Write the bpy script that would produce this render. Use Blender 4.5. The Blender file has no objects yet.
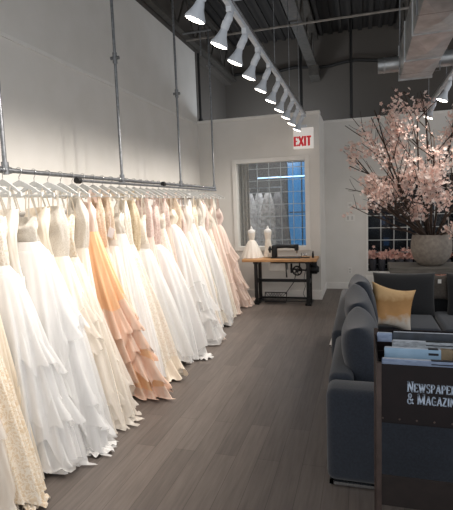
import bpy, bmesh, math, random
from mathutils import Vector, Matrix, Euler
PI = math.pi
random.seed(7)
S = bpy.context.scene
COL = S.collection
def rgb(h):
    h = h.lstrip('#'); v = [int(h[i:i+2], 16)/255 for i in (0, 2, 4)]
    return tuple((c/12.92 if c <= .04045 else ((c+.055)/1.055)**2.4) for c in v) + (1,)

# ------------------------------------------------------------------ materials
MATS = {}
def mat(name, col='#808080', rough=.6, metal=0, kind=None, col2=None, scale=30, bump=.0, alpha=None, emit=None, es=0, sheen=0, transl=0, stretch=(1, 1, 1), spec=None):
    if name in MATS: return MATS[name]
    m = bpy.data.materials.new(name); m.use_nodes = True
    nt = m.node_tree; N = nt.nodes; Lk = nt.links
    b = N['Principled BSDF']; out = N['Material Output']
    b.inputs['Base Color'].default_value = rgb(col)
    b.inputs['Roughness'].default_value = rough
    b.inputs['Metallic'].default_value = metal
    if spec is not None: b.inputs['Specular IOR Level'].default_value = spec
    if sheen: b.inputs['Sheen Weight'].default_value = sheen
    if emit: b.inputs['Emission Color'].default_value = rgb(emit); b.inputs['Emission Strength'].default_value = es
    fac = None
    if kind:
        tc = N.new('ShaderNodeTexCoord'); mp = N.new('ShaderNodeMapping'); mp.inputs['Scale'].default_value = stretch
        Lk.new(tc.outputs['Object'], mp.inputs['Vector'])
        ramp = N.new('ShaderNodeValToRGB')
        ramp.color_ramp.elements[0].color = rgb(col2 or col); ramp.color_ramp.elements[1].color = rgb(col)
        if kind == 'lace':
            t = N.new('ShaderNodeTexVoronoi'); t.feature = 'DISTANCE_TO_EDGE'; t.inputs['Scale'].default_value = scale
            ns = N.new('ShaderNodeTexNoise'); ns.inputs['Scale'].default_value = scale*.6
            mx = N.new('ShaderNodeMix'); mx.data_type = 'VECTOR'; mx.inputs[0].default_value = .12
            Lk.new(mp.outputs[0], ns.inputs['Vector']); Lk.new(mp.outputs[0], mx.inputs[4]); Lk.new(ns.outputs['Color'], mx.inputs[5])
            Lk.new(mx.outputs[1], t.inputs['Vector']); fac = t.outputs['Distance']
            ramp.color_ramp.elements[0].color = rgb(col); ramp.color_ramp.elements[1].color = rgb(col2 or col)
            ramp.color_ramp.elements[0].position = .06; ramp.color_ramp.elements[1].position = .2
        elif kind == 'noise':
            t = N.new('ShaderNodeTexNoise'); t.inputs['Scale'].default_value = scale; t.inputs['Detail'].default_value = 6
            Lk.new(mp.outputs[0], t.inputs['Vector']); fac = t.outputs['Fac']
            ramp.color_ramp.elements[0].position = .35; ramp.color_ramp.elements[1].position = .65
        elif kind == 'wave':
            t = N.new('ShaderNodeTexWave'); t.inputs['Scale'].default_value = scale; t.inputs['Distortion'].default_value = .6
            Lk.new(mp.outputs[0], t.inputs['Vector']); fac = t.outputs['Fac']
        Lk.new(fac, ramp.inputs['Fac']); Lk.new(ramp.outputs['Color'], b.inputs['Base Color'])
        if bump:
            bp = N.new('ShaderNodeBump'); bp.inputs['Strength'].default_value = bump; bp.inputs['Distance'].default_value = .01
            Lk.new(fac, bp.inputs['Height']); Lk.new(bp.outputs['Normal'], b.inputs['Normal'])
    last = b.outputs[0]
    if transl:
        tr = N.new('ShaderNodeBsdfTranslucent'); tr.inputs['Color'].default_value = rgb(col)
        mx = N.new('ShaderNodeMixShader'); mx.inputs[0].default_value = transl
        Lk.new(last, mx.inputs[1]); Lk.new(tr.outputs[0], mx.inputs[2]); last = mx.outputs[0]
    if alpha is not None:
        tp = N.new('ShaderNodeBsdfTransparent'); mx = N.new('ShaderNodeMixShader'); mx.inputs[0].default_value = alpha
        Lk.new(tp.outputs[0], mx.inputs[1]); Lk.new(last, mx.inputs[2]); last = mx.outputs[0]
    if last is not b.outputs[0]: Lk.new(last, out.inputs['Surface'])
    MATS[name] = m
    return m

def plank_mat():
    m = bpy.data.materials.new('wood_plank_floor'); m.use_nodes = True
    nt = m.node_tree; N = nt.nodes; L = nt.links; b = N['Principled BSDF']
    tc = N.new('ShaderNodeTexCoord'); mp = N.new('ShaderNodeMapping'); mp.inputs['Rotation'].default_value = (0, 0, PI/2)
    L.new(tc.outputs['Object'], mp.inputs['Vector'])
    br = N.new('ShaderNodeTexBrick'); br.inputs['Scale'].default_value = 1
    br.inputs['Brick Width'].default_value = 1.25; br.inputs['Row Height'].default_value = .15; br.inputs['Mortar Size'].default_value = .002
    br.offset = .37
    br.inputs['Color1'].default_value = rgb('#736b66'); br.inputs['Color2'].default_value = rgb('#645d59'); br.inputs['Mortar'].default_value = rgb('#57504c')
    L.new(mp.outputs[0], br.inputs['Vector'])
    ms = N.new('ShaderNodeMapping'); ms.inputs['Scale'].default_value = (26, 1.6, 1); L.new(tc.outputs['Object'], ms.inputs['Vector'])
    n = N.new('ShaderNodeTexNoise'); n.inputs['Scale'].default_value = 1.6; n.inputs['Detail'].default_value = 8; n.inputs['Roughness'].default_value = .65
    L.new(ms.outputs[0], n.inputs['Vector'])
    r = N.new('ShaderNodeValToRGB'); r.color_ramp.elements[0].position = .3; r.color_ramp.elements[0].color = (.72, .71, .70, 1)
    r.color_ramp.elements[1].position = .75; r.color_ramp.elements[1].color = (1.14, 1.12, 1.1, 1)
    L.new(n.outputs['Fac'], r.inputs['Fac'])
    mx = N.new('ShaderNodeMix'); mx.data_type = 'RGBA'; mx.blend_type = 'MULTIPLY'; mx.inputs[0].default_value = 1
    L.new(br.outputs['Color'], mx.inputs[6]); L.new(r.outputs['Color'], mx.inputs[7]); L.new(mx.outputs[2], b.inputs['Base Color'])
    b.inputs['Roughness'].default_value = .5; b.inputs['Specular IOR Level'].default_value = .35
    bp = N.new('ShaderNodeBump'); bp.inputs['Strength'].default_value = .12; bp.inputs['Distance'].default_value = .004
    L.new(n.outputs['Fac'], bp.inputs['Height']); L.new(bp.outputs[0], b.inputs['Normal'])
    return m

WALL = mat('painted_wall', '#dfdcd7', .75, kind='noise', col2='#dad7d1', scale=3)
TRIMM = mat('painted_trim', '#e8e6e1', .5, kind='noise', col2='#e3e0db', scale=6)
DARKW = mat('dark_block_wall', '#5d5853', .9, kind='wave', col2='#55504b', scale=3.2, stretch=(0, 0, 1), bump=.15)
DECK = mat('dark_roof_deck', '#302d2b', .85, kind='wave', col2='#1e1c1b', scale=2.2, stretch=(1, 0, 0))
STEELD = mat('dark_steel', '#4a4641', .7, kind='noise', col2='#3a3733', scale=12)
BLACKM = mat('black_pipe_paint', '#121212', .5, kind='noise', col2='#0c0c0c', scale=9)
GALV = mat('galvanised_pipe', '#8f9194', .38, .85, kind='noise', col2='#76787b', scale=40)
DUCTM = mat('galvanised_sheet', '#c6c9cb', .36, .75, kind='noise', col2='#aaadaf', scale=9)
WHITEM = mat('white_enamel', '#d3d8de', .4, kind='noise', col2='#c6ccd4', scale=9)
HANGM = mat('white_hanger_plastic', '#cfd0cf', .4, kind='noise', col2='#c5c7c5', scale=20)
CHROME = mat('chrome', '#c8cacc', .22, .95, kind='noise', col2='#b4b6b8', scale=30)
BULBM = mat('glowing_bulb_face', '#ffffff', .4, emit='#fff4e6', es=14)
BULBG = mat('reflector_bulb_glass', '#c9cfd6', .3, kind='noise', col2='#bcc3cc', scale=14)

# ------------------------------------------------------------------ mesh helpers
def new(): return bmesh.new()
def box(bm, x0, x1, y0, y1, z0, z1, bev=0, seg=2, M=None):
    r = bmesh.ops.create_cube(bm, size=1)
    vs = r['verts']
    for v in vs:
        v.co = Vector((x0 if v.co.x < 0 else x1, y0 if v.co.y < 0 else y1, z0 if v.co.z < 0 else z1))
    if bev:
        es = list({e for v in vs for e in v.link_edges})
        q = bmesh.ops.bevel(bm, geom=es, offset=bev, segments=seg, affect='EDGES', profile=.5)
        vs = q['verts'] if not M else list({v for v in q['verts']})
    if M:
        for v in vs: v.co = M @ v.co
    return vs
def tube(bm, pts, r, n=8, caps=True):
    pts = [Vector(p) for p in pts]; rings = []
    rr = r if isinstance(r, (list, tuple)) else [r]*len(pts)
    ref = None
    for i, p in enumerate(pts):
        d = (pts[min(i+1, len(pts)-1)] - pts[max(i-1, 0)])
        if d.length < 1e-9: d = Vector((0, 0, 1))
        d.normalize()
        if ref is None: ref = d.orthogonal().normalized()
        u = (ref - d*ref.dot(d))
        if u.length < 1e-6: u = d.orthogonal()
        u.normalize(); ref = u; w = d.cross(u)
        rings.append([bm.verts.new(p + (u*math.cos(2*PI*k/n) + w*math.sin(2*PI*k/n))*rr[i]) for k in range(n)])
    for a, b in zip(rings, rings[1:]):
        for k in range(n): bm.faces.new((a[k], a[(k+1) % n], b[(k+1) % n], b[k]))
    if caps:
        bm.faces.new(rings[0][::-1]); bm.faces.new(rings[-1])
def lathe(bm, prof, c=(0, 0, 0), n=24, M=None, caps=True):
    rings = []
    for r, z in prof:
        ring = []
        for k in range(n):
            v = Vector((r*math.cos(2*PI*k/n), r*math.sin(2*PI*k/n), z))
            v = (M @ v) if M else v + Vector(c)
            ring.append(bm.verts.new(v))
        rings.append(ring)
    for a, b in zip(rings, rings[1:]):
        for k in range(n): bm.faces.new((a[k], a[(k+1) % n], b[(k+1) % n], b[k]))
    if caps:
        bm.faces.new(rings[0][::-1]); bm.faces.new(rings[-1])
def puff(bm, w, h, d, M, n=12, pinch=.12, flat=.35, rnd=None):
    """a stuffed cushion: w along x, h along z, thickness d along y, in its own frame, corners slightly eared"""
    def g(u, v, s):
        k = (1-abs(u)**4)*(1-abs(v)**4)
        e = 1 - pinch*(1-abs(u)**2)*(abs(v)**3); e2 = 1 - pinch*(1-abs(v)**2)*(abs(u)**3)
        wr = 0
        if rnd: wr = .06*math.sin(u*5+rnd)*math.cos(v*4+rnd*2)*k
        return M @ Vector((u*w/2*e2, s*d/2*(max(k, 0)**flat)*(1+wr), v*h/2*e))
    A = {}; B = {}
    for i in range(n+1):
        for j in range(n+1):
            u = math.sin((i/n*2-1)*PI/2); v = math.sin((j/n*2-1)*PI/2)
            A[i, j] = bm.verts.new(g(u, v, 1))
            B[i, j] = A[i, j] if i in (0, n) or j in (0, n) else bm.verts.new(g(u, v, -1))
    for i in range(n):
        for j in range(n):
            bm.faces.new((A[i, j], A[i, j+1], A[i+1, j+1], A[i+1, j])); bm.faces.new((B[i, j], B[i+1, j], B[i+1, j+1], B[i, j+1]))
def obj(name, bm, m, parent=None, smooth=False, sharp=None):
    """links the bmesh (given in world coordinates) as ONE object, under its parent if any"""
    bmesh.ops.recalc_face_normals(bm, faces=bm.faces)
    me = bpy.data.meshes.new(name)
    o = bpy.data.objects.new(name, me)
    if parent is not None:
        root = parent
        while root.parent: root = root.parent
        Mr = root.matrix_basis.inverted()
        bmesh.ops.transform(bm, matrix=Mr, verts=bm.verts)
        o.parent = parent
    else:
        xs = [v.co for v in bm.verts]
        c = Vector(((min(v.x for v in xs)+max(v.x for v in xs))/2, (min(v.y for v in xs)+max(v.y for v in xs))/2, min(v.z for v in xs)))
        bmesh.ops.translate(bm, vec=-c, verts=bm.verts); o.location = c
    bm.to_mesh(me); bm.free()
    me.materials.append(m)
    if smooth:
        for p in me.polygons: p.use_smooth = True
        if sharp:
            me.set_sharp_from_angle(angle=math.radians(sharp))
    COL.objects.link(o)
    return o
def tag(o, label, cat, group=None, kind=None):
    o['label'] = label; o['category'] = cat
    if group: o['group'] = group
    if kind: o['kind'] = kind
    return o
def thing(name, label, cat, loc, group=None):
    o = bpy.data.objects.new(name, None); COL.objects.link(o); o.location = loc; o.empty_display_size = .1
    return tag(o, label, cat, group)
def struct(name, bm, m, parent=None, **k):
    o = obj(name, bm, m, parent, **k)
    if parent is None: o['kind'] = 'structure'
    return o
def copy_tree(o, parent=None):
    c = o.copy(); COL.objects.link(c)
    if parent is not None: c.parent = parent
    for ch in list(o.children): copy_tree(ch, c)
    return c

# stroke lettering: unit-height glyphs as polylines; 's' marks stroke weight factor
def arc(cx, cy, rx, ry, a0, a1, n=9):
    return [(cx+rx*math.cos(math.radians(a0+(a1-a0)*i/n)), cy+ry*math.sin(math.radians(a0+(a1-a0)*i/n))) for i in range(n+1)]
GL = {
 'N': (.62, [([(0.08, 0), (.08, 1)], .8), ([(.08, 1), (.54, 0)], 1.2), ([(.54, 0), (.54, 1)], .8)]),
 'E': (.52, [([(.08, 0), (.08, 1)], 1.2), ([(.08, .96), (.46, .96)], .6), ([(.08, .5), (.38, .5)], .6), ([(.08, .04), (.48, .04)], .6), ([(.46, 1), (.46, .8)], .5), ([(.48, 0), (.48, .22)], .5)]),
 'W': (.86, [([(.06, 1), (.25, 0)], 1.2), ([(.25, 0), (.43, .95)], .7), ([(.43, .95), (.6, 0)], 1.2), ([(.6, 0), (.8, 1)], .7)]),
 'S': (.48, [(arc(.25, .74, .17, .22, 20, 270, 10) + arc(.25, .26, .18, .24, 90, -160, 10)[1:], 1.0), ([(.42, 1), (.42, .78)], .5), ([(.06, 0), (.06, .22)], .5)]),
 'P': (.54, [([(.1, 0), (.1, 1)], 1.2), ([(.1, .96)] + arc(.26, .73, .2, .23, 90, -90, 8) + [(.1, .5)], .85)]),
 'A': (.62, [([(.06, 0), (.3, 1)], .7), ([(.3, 1), (.56, 0)], 1.3), ([(.15, .32), (.46, .32)], .6)]),
 'R': (.6, [([(.1, 0), (.1, 1)], 1.2), ([(.1, .96)] + arc(.26, .74, .2, .22, 90, -90, 8) + [(.1, .52)], .85), ([(.28, .52), (.54, 0)], 1.1)]),
 '&': (.68, [(([(.64, .03), (.2, .64)] + arc(.3, .79, .13, .18, 200, -40, 8) + [(.16, .42)] + arc(.27, .25, .2, .23, 140, 320, 8) + [(.58, .48)]), .9)]),
 'M': (.8, [([(.08, 0), (.08, 1)], .8), ([(.08, 1), (.38, .05)], 1.2), ([(.38, .05), (.68, 1)], .7), ([(.68, 1), (.68, 0)], 1.2)]),
 'G': (.6, [(arc(.3, .5, .22, .47, 45, 345, 14), 1.0), ([(.5, .02), (.5, .46)], 1.0), ([(.36, .46), (.58, .46)], .5)]),
 'Z': (.52, [([(.06, .95), (.46, .95)], .7), ([(.44, .95), (.06, .05)], 1.2), ([(.06, .05), (.48, .05)], .7)]),
 'I': (.26, [([(.13, 0), (.13, 1)], 1.25)]),
 'X': (.6, [([(.05, 1), (.55, 0)], 1.2), ([(.05, 0), (.55, 1)], 1.0)]),
 'T': (.56, [([(.28, 0), (.28, 1)], 1.2), ([(.02, .94), (.54, .94)], 1.0)]),
}
SERIF = {'N': [(.08, 0), (.08, 1), (.54, 1)], 'E': [(.1, 0), (.1, 1)], 'W': [(.06, 1), (.43, 1), (.8, 1)], 'P': [(.1, 0), (.1, 1)], 'A': [(.06, 0), (.56, 0)],
 'R': [(.1, 0), (.1, 1), (.54, 0)], 'M': [(.08, 0), (.08, 1), (.68, 0), (.68, 1)], 'I': [(.13, 0), (.13, 1)]}
def write(bm, txt, x, z, y, h, wt=.11, serif=True, cond=1.0, gap=.1, small=None, dep=.001):
    cx = x
    for i, ch in enumerate(txt):
        if ch == ' ': cx += .32*h*cond; continue
        hh = h if (small is None or i in small) else h*.82
        adv, strokes = GL[ch]
        def seg(a, b, w):
            a = Vector((cx + a[0]*hh*cond, 0, z + a[1]*hh)); b = Vector((cx + b[0]*hh*cond, 0, z + b[1]*hh))
            d = b-a
            if d.length < 1e-6: return
            d.normalize(); nrm = Vector((-d.z, 0, d.x))*w*hh/2; e = d*w*hh*.12
            q = [a-nrm-e, b-nrm+e, b+nrm+e, a+nrm-e]
            f = [bm.verts.new((v.x, y, v.z)) for v in q]; g = [bm.verts.new((v.x, y+dep, v.z)) for v in q]
            bm.faces.new(f); bm.faces.new(g[::-1])
            for k in range(4): bm.faces.new((f[k], f[(k+1) % 4], g[(k+1) % 4], g[k]))
        for pl, s in strokes:
            for a, b in zip(pl, pl[1:]): seg(a, b, wt*s)
        if serif:
            for sx, sz in SERIF.get(ch, []):
                zz = .035 if sz == 0 else .965
                seg((sx-.1, zz), (sx+.1, zz), .07)
        cx += (adv+gap)*hh*cond
    return cx

# ------------------------------------------------------------------ setting
XL, YB, YR, XC = -2.87, 8.083, 9.157, -.70
bm = new(); box(bm, XL, 4.2, .2, 10.5, -.1, 0); struct('floor', bm, plank_mat())
bm = new(); box(bm, XL-.15, XL, .2, YB, 0, 4.45); struct('wall_left', bm, WALL)
bm = new(); box(bm, XL-.15, XL, .2, 10.5, 4.45, 5.3); box(bm, XL-.55, XL-.15, YB, 10.5, 3.3, 5.3); struct('wall_upper_left', bm, DARKW)
bm = new()   # wall holding the sewing-room opening
wx0, wx1, wz0, wz1 = -2.17, -.95, .95, 2.44
for a in ((XL-.1, wx0, 0, 3.23), (wx1, XC, 0, 3.23), (wx0, wx1, 0, wz0), (wx0, wx1, wz1, 3.23)): box(bm, a[0], a[1], YB, YB+.14, a[2], a[3])
box(bm, XC-.14, XC, YB+.14, YR, 0, 3.23)
struct('wall_back', bm, WALL)
bm = new()
vx0, vx1, vz0, vz1 = .1, 1.62, .35, 2.14
for a in ((XC-.14, vx0, 0, 3.23), (vx1, 4.2, 0, 3.23), (vx0, vx1, 0, vz0), (vx0, vx1, vz1, 3.23)): box(bm, a[0], a[1], YR, YR+.12, a[2], a[3])
struct('wall_recess', bm, WALL)
bm = new(); box(bm, -3.6, 4.2, 10.5, 10.6, 0, 5.3); struct('wall_far', bm, DARKW)
bm = new(); box(bm, XL-.55, 4.2, .2, 10.6, 5.3, 5.38)
for k in range(36):
    x = XL-.4 + k*.2; box(bm, x, x+.08, .2, 10.5, 5.26, 5.3)
struct('ceiling', bm, DECK)
bm = new(); box(bm, XL, XL+.012, .2, YB, 3.17, 3.205); struct('trim_1', bm, TRIMM)
bm = new(); box(bm, XL, XC+.015, YB-.015, YB+.16, 3.2, 3.245, .004); struct('trim_2', bm, TRIMM)
bm = new(); box(bm, XC, 4.2, YR-.015, YR+.14, 3.2, 3.245, .004); struct('trim_3', bm, TRIMM)
bm = new(); box(bm, XL, XC+.014, YB-.016, YB, 0, .16, .004); struct('baseboard_back', bm, TRIMM)
bm = new(); box(bm, XC, 4.2, YR-.016, YR, 0, .13, .004); struct('baseboard_recess', bm, TRIMM)
bm = new(); box(bm, XL, XL+.016, .2, YB-.016, 0, .14, .004); struct('baseboard_left', bm, TRIMM)
bm = new(); box(bm, XC, XC+.014, YB+.0, YR-.02, 0, .14, .004); struct('baseboard_return', bm, TRIMM)

GLASS = mat('thin_glass', '#9aa4aa', .05, alpha=.16)
GRIDM = mat('white_grid_bars', '#c9cac8', .5, kind='noise', col2='#bfc0be', scale=8)
# window 1: opening to the back room
bm = new(); t = .075
for a in ((wx0-t, wx0, wz0-t, wz1+t), (wx1, wx1+t, wz0-t, wz1+t), (wx0, wx1, wz1, wz1+t), (wx0, wx1, wz0-t, wz0)):
    box(bm, a[0], a[1], YB-.022, YB, a[2], a[3], .004)
w1 = struct('window_1', bm, TRIMM)
bm = new(); box(bm, wx0, wx1, YB+.11, YB+.116, wz0, wz1); obj('glass', bm, GLASS, w1)
# grid partition of the back room
bm = new(); gy = 9.0
for k in range(9): x = -2.7+.235*k; box(bm, x-.006, x+.006, gy-.006, gy+.006, 0, 3.0)
for k in range(13): z = .05+.235*k; box(bm, -2.8, -.85, gy-.005, gy+.005, z-.006, z+.006)
tag(obj('grid_screen', bm, GRIDM), 'white wire grid screen seen through the sewing corner window', 'grid screen')
# window 2: tall gridded window with a deep sill
bm = new(); t = .035
for a in ((vx0-t, vx0, vz0-t, vz1+t), (vx1, vx1+t, vz0-t, vz1+t), (vx0, vx1, vz1, vz1+t), (vx0, vx1, vz0-t, vz0)):
    box(bm, a[0], a[1], YR-.012, YR, a[2], a[3], .003)
box(bm, vx0, vx1, YR, YR+.42, vz0-.03, vz0)
w2 = struct('window_2', bm, TRIMM)
bm = new(); g0 = YR+.15; step = .237
for k in range(1, 7): x = vx0+step*k; box(bm, x-.007, x+.007, g0, g0+.02, vz0, vz1)
k = 0
while vz1-.02-step*k > vz0+.1:
    z = vz1-.02-step*k; box(bm, vx0, vx1, g0+.002, g0+.018, z-.007, z+.007); k += 1
obj('muntin_grid', bm, GRIDM, w2)
bm = new(); box(bm, vx0, vx1, g0+.024, g0+.03, vz0, vz1); obj('glass', bm, mat('dark_glass', '#20262c', .08, alpha=.12), w2)
NIGHT = mat('night_backdrop', '#0b0f14', .35, kind='noise', col2='#0d1a2b', scale=3.5)
bm = new(); box(bm, vx0-.1, vx1+.1, YR+.42, YR+.44, vz0-.1, vz1+.1)
box(bm, vx0-.12, vx0-.1, YR+.12, YR+.44, vz0-.1, vz1+.1); box(bm, vx1+.1, vx1+.12, YR+.12, YR+.44, vz0-.1, vz1+.1); box(bm, vx0-.12, vx1+.12, YR+.12, YR+.44, vz1+.1, vz1+.12)
obj('dark_recess', bm, NIGHT, w2)
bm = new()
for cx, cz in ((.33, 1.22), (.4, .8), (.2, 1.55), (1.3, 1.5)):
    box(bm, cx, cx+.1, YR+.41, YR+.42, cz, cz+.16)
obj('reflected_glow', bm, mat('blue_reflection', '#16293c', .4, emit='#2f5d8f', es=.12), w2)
# back room contents
bm = new(); box(bm, -1.62, -.9, 10.42, 10.5, .5, 2.62)
w3 = struct('window_3', bm, mat('blue_lit_window', '#1b5f8f', .3, emit='#2c86c4', es=.55, kind='noise', col2='#123f66', scale=2.4, stretch=(4, 1, .8)))
bm = new()
for x in (-1.62, -1.3, -.9): box(bm, x-.012, x+.012, 10.4, 10.42, .7, 2.62)
for z in (.7, 1.5, 2.62): box(bm, -1.59, -.99, 10.4, 10.42, z-.012, z+.012)
obj('window_frame', bm, BLACKM, w3)
bm = new(); tube(bm, [(-2.2, 9.9, 2.27), (-1.15, 9.9, 2.27)], .014)
tag(obj('tube_light', bm, mat('cool_tube', '#cfe8ff', .4, emit='#9fd4ff', es=1.6)), 'thin bluish tube light glowing behind the sewing corner window', 'light')
GARM = [mat('grey_garment_%d' % i, c, .9, kind='noise', col2=c2, scale=14) for i, (c, c2) in enumerate((('#c9c2bc', '#86807b'), ('#dad5d1', '#96908c'), ('#8a8482', '#5f5c5b')))]
def robe(x, y, m, label):
    bm = new(); rings = []; n = 28; ph = random.random()*6
    for i in range(9):
        t = i/8; z = 1.95-t*1.5; a = .06 + .1*min(1, t*3) + .13*t; b = .04+.08*t; ring = []
        for k in range(n):
            th = 2*PI*k/n; q = 1+.12*math.sin(7*th+ph)*t
            ring.append(bm.verts.new((x+a*q*math.cos(th), y+b*q*math.sin(th), z)))
        rings.append(ring)
    for a_, b_ in zip(rings, rings[1:]):
        for k in range(n): bm.faces.new((a_[k], a_[(k+1) % n], b_[(k+1) % n], b_[k]))
    bm.faces.new(rings[0][::-1])
    tube(bm, [(x, y, 1.94), (x, y, 2.0), (x+.02, y, 2.03), (x, y, 2.06)], .004, 6)
    tag(obj('garment', bm, m, smooth=True), label, 'garment', 'grey garments in the back room')
for i in range(6):
    robe(-2.74+.2*i, 9.75+.03*(i % 2), GARM[(i*2+i//3) % 3], 'long greyish garment hanging behind the grid screen, seen through the window')
bm = new(); tube(bm, [(-2.84, 9.77, 2.05), (-1.62, 9.77, 2.05)], .012)
for x in (-2.82, -1.64): tube(bm, [(x, 9.77, 0), (x, 9.77, 2.05)], .012)
tag(obj('garment_rail', bm, GALV), 'metal garment rail standing behind the grid screen in the back room', 'clothes rail')

l = bpy.data.lights.new('back_room_fill', 'POINT'); l.energy = 60; l.shadow_soft_size = .2; l.color = (.85, .92, 1)  # unseen fill light added to brighten the view through window 1
o = bpy.data.objects.new('back_room_fill', l); o.location = (-1.7, 9.4, 2.9); COL.objects.link(o)
bm = new()
def cu(u, v): return Vector((-2.32+.3*u, 8.42+.025*math.sin(u*30)+.01*math.sin(u*71), 2.6-2.55*v))
nn = 60; g_ = [[bm.verts.new(cu(i/nn, j/4)) for i in range(nn+1)] for j in range(5)]
for j in range(4):
    for i in range(nn): bm.faces.new((g_[j][i], g_[j][i+1], g_[j+1][i+1], g_[j+1][i]))
cur = obj('curtain', bm, mat('beige_curtain', '#b9b1a5', .9, kind='noise', col2='#a79f93', scale=30), smooth=True)
tag(cur, 'beige curtain hanging just inside the left edge of the sewing corner window', 'curtain')
# roof steel
def truss(x, label, w=.05):
    t = thing('roof_truss', label, 'roof truss', (x, 5.3, 4.5), 'steel roof trusses')
    bm = new(); box(bm, x-w, x+w, .3, 10.45, 4.5, 4.56); obj('bottom_chord', bm, STEELD, t)
    bm = new(); box(bm, x-w, x+w, .3, 10.45, 5.16, 5.24); obj('top_chord', bm, STEELD, t)
    bm = new(); y = .35; up = False
    while y < 10.2:
        y2 = y+.42; z1, z2 = (4.54, 5.18) if not up else (5.18, 4.54)
        tube(bm, [(x, y, z1), (x, y2, z2)], .018, 6); up = not up; y = y2
    obj('web', bm, STEELD, t)
truss(-2.78, 'dark steel roof truss running along the top of the left wall')
truss(-.98, 'wide dark steel roof truss above the track lights', .09)
truss(.72, 'dark steel roof truss above the metal duct')
truss(2.4, 'dark steel roof truss furthest to the right')
for y, l in ((4.6, 'thin pale brace rod nearest the viewer under the roof trusses'), (7.5, 'thin pale brace rod crossing under the roof trusses before the far wall')):
    bm = new(); tube(bm, [(-2.8, y, 4.46), (2.6, y, 4.46)], .018)
    tag(obj('brace_rod', bm, mat('pale_steel', '#8b8680', .6, kind='noise', col2='#77736e', scale=8)), l, 'brace rod')
for x, l in ((-2.83, 'black vertical pipe on the dark wall beyond the left corner'), (-1.17, 'black vertical pipe behind the exit sign wall'), (-.2, 'black vertical pipe on the dark wall above the light switch')):
    yy = 8.15 if x < -2 else 9.6
    bm = new(); tube(bm, [(x, yy, 3.28), (x, yy, 4.45 if x < -2 else 5.26)], .022 if x < -2 else .028); tube(bm, [(x, yy, 3.245), (x, yy, 3.3)], .04)
    tag(obj('vertical_pipe', bm, BLACKM), l, 'pipe', 'black vertical pipes')
bm = new(); pts = [(-2.9+.25*k, 10.44, 4.62+.035*math.sin(k*1.3)-.0*k) for k in range(28)]
tube(bm, pts, .03, 6); tag(obj('cable_run', bm, BLACKM), 'black cable run crossing the dark far wall', 'cable')
bm = new(); box(bm, -1.05, -.85, 9.9, 10.45, 4.3, 4.5); tag(obj('beam_bracket', bm, STEELD), 'dark steel bracket where the wide truss meets the far wall', 'bracket')

# galvanised duct
d = thing('air_duct', 'large galvanised rectangular air duct hanging under the roof at right', 'air duct', (.6, 4, 3.12))
dx0, dx1, dz0, dz1 = .43, .78, 3.12, 3.5
seg = .78; y = 6.05; i = 0
while y > .6:
    y0 = y-seg; bm = new(); e = .03
    def panel(p, nrm):
        c = bm.verts.new(sum((Vector(q) for q in p), Vector())/4 + Vector(nrm)*e)
        v = [bm.verts.new(q) for q in p]
        for k in range(4): bm.faces.new((v[k], v[(k+1) % 4], c))
    panel([(dx0, y0, dz0), (dx1, y0, dz0), (dx1, y, dz0), (dx0, y, dz0)], (0, 0, -1.6))
    panel([(dx0, y0, dz1), (dx1, y0, dz1), (dx1, y, dz1), (dx0, y, dz1)], (0, 0, 1))
    panel([(dx0, y0, dz0), (dx0, y, dz0), (dx0, y, dz1), (dx0, y0, dz1)], (-1, 0, 0))
    panel([(dx1, y0, dz0), (dx1, y, dz0), (dx1, y, dz1), (dx1, y0, dz1)], (1, 0, 0))
    bmesh.ops.remove_doubles(bm, verts=bm.verts, dist=1e-5)
    o = obj('duct_section', bm, DUCTM, d)
    bm = new(); f = .012
    for a in ((dx0-f, dx0, dz0-f, dz1+f), (dx1, dx1+f, dz0-f, dz1+f), (dx0, dx1, dz0-f, dz0), (dx0, dx1, dz1, dz1+f)): box(bm, a[0], a[1], y-.01, y+.01, a[2], a[3])
    obj('flange', bm, DUCTM, o)
    y = y0; i += 1
bm = new(); box(bm, dx0, dx1, 6.04, 6.05, dz0, dz1); obj('end_plate', bm, DUCTM, d)
for x0, x1 in ((.18, .43), (.79, 1.22)):
    bm = new(); n = 20; M = Matrix.Translation((x0, 5.8, 3.24)) @ Matrix.Rotation(PI/2, 4, 'Y')
    L_ = x1-x0; xe = 0 if x0 < .4 else L_
    lathe(bm, [(.085, 0), (.085, L_*.25), (.09, L_*.26), (.09, L_*.28), (.085, L_*.3), (.085, L_)] if x0 < .4 else [(.085, 0), (.085, L_*.9), (.095, L_*.92), (.095, L_)], n=n, M=M)
    obj('branch_duct', bm, DUCTM, d, smooth=True, sharp=30)
for y in (2, 3.9, 5.6):
    bm = new()
    tube(bm, [(dx0-.03, y, 5.2), (dx0-.03, y, 3.07), (dx1+.03, y, 3.07), (dx1+.03, y, 5.2)], .006, 6)
    obj('hanger_strap', bm, GALV, d)

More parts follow.
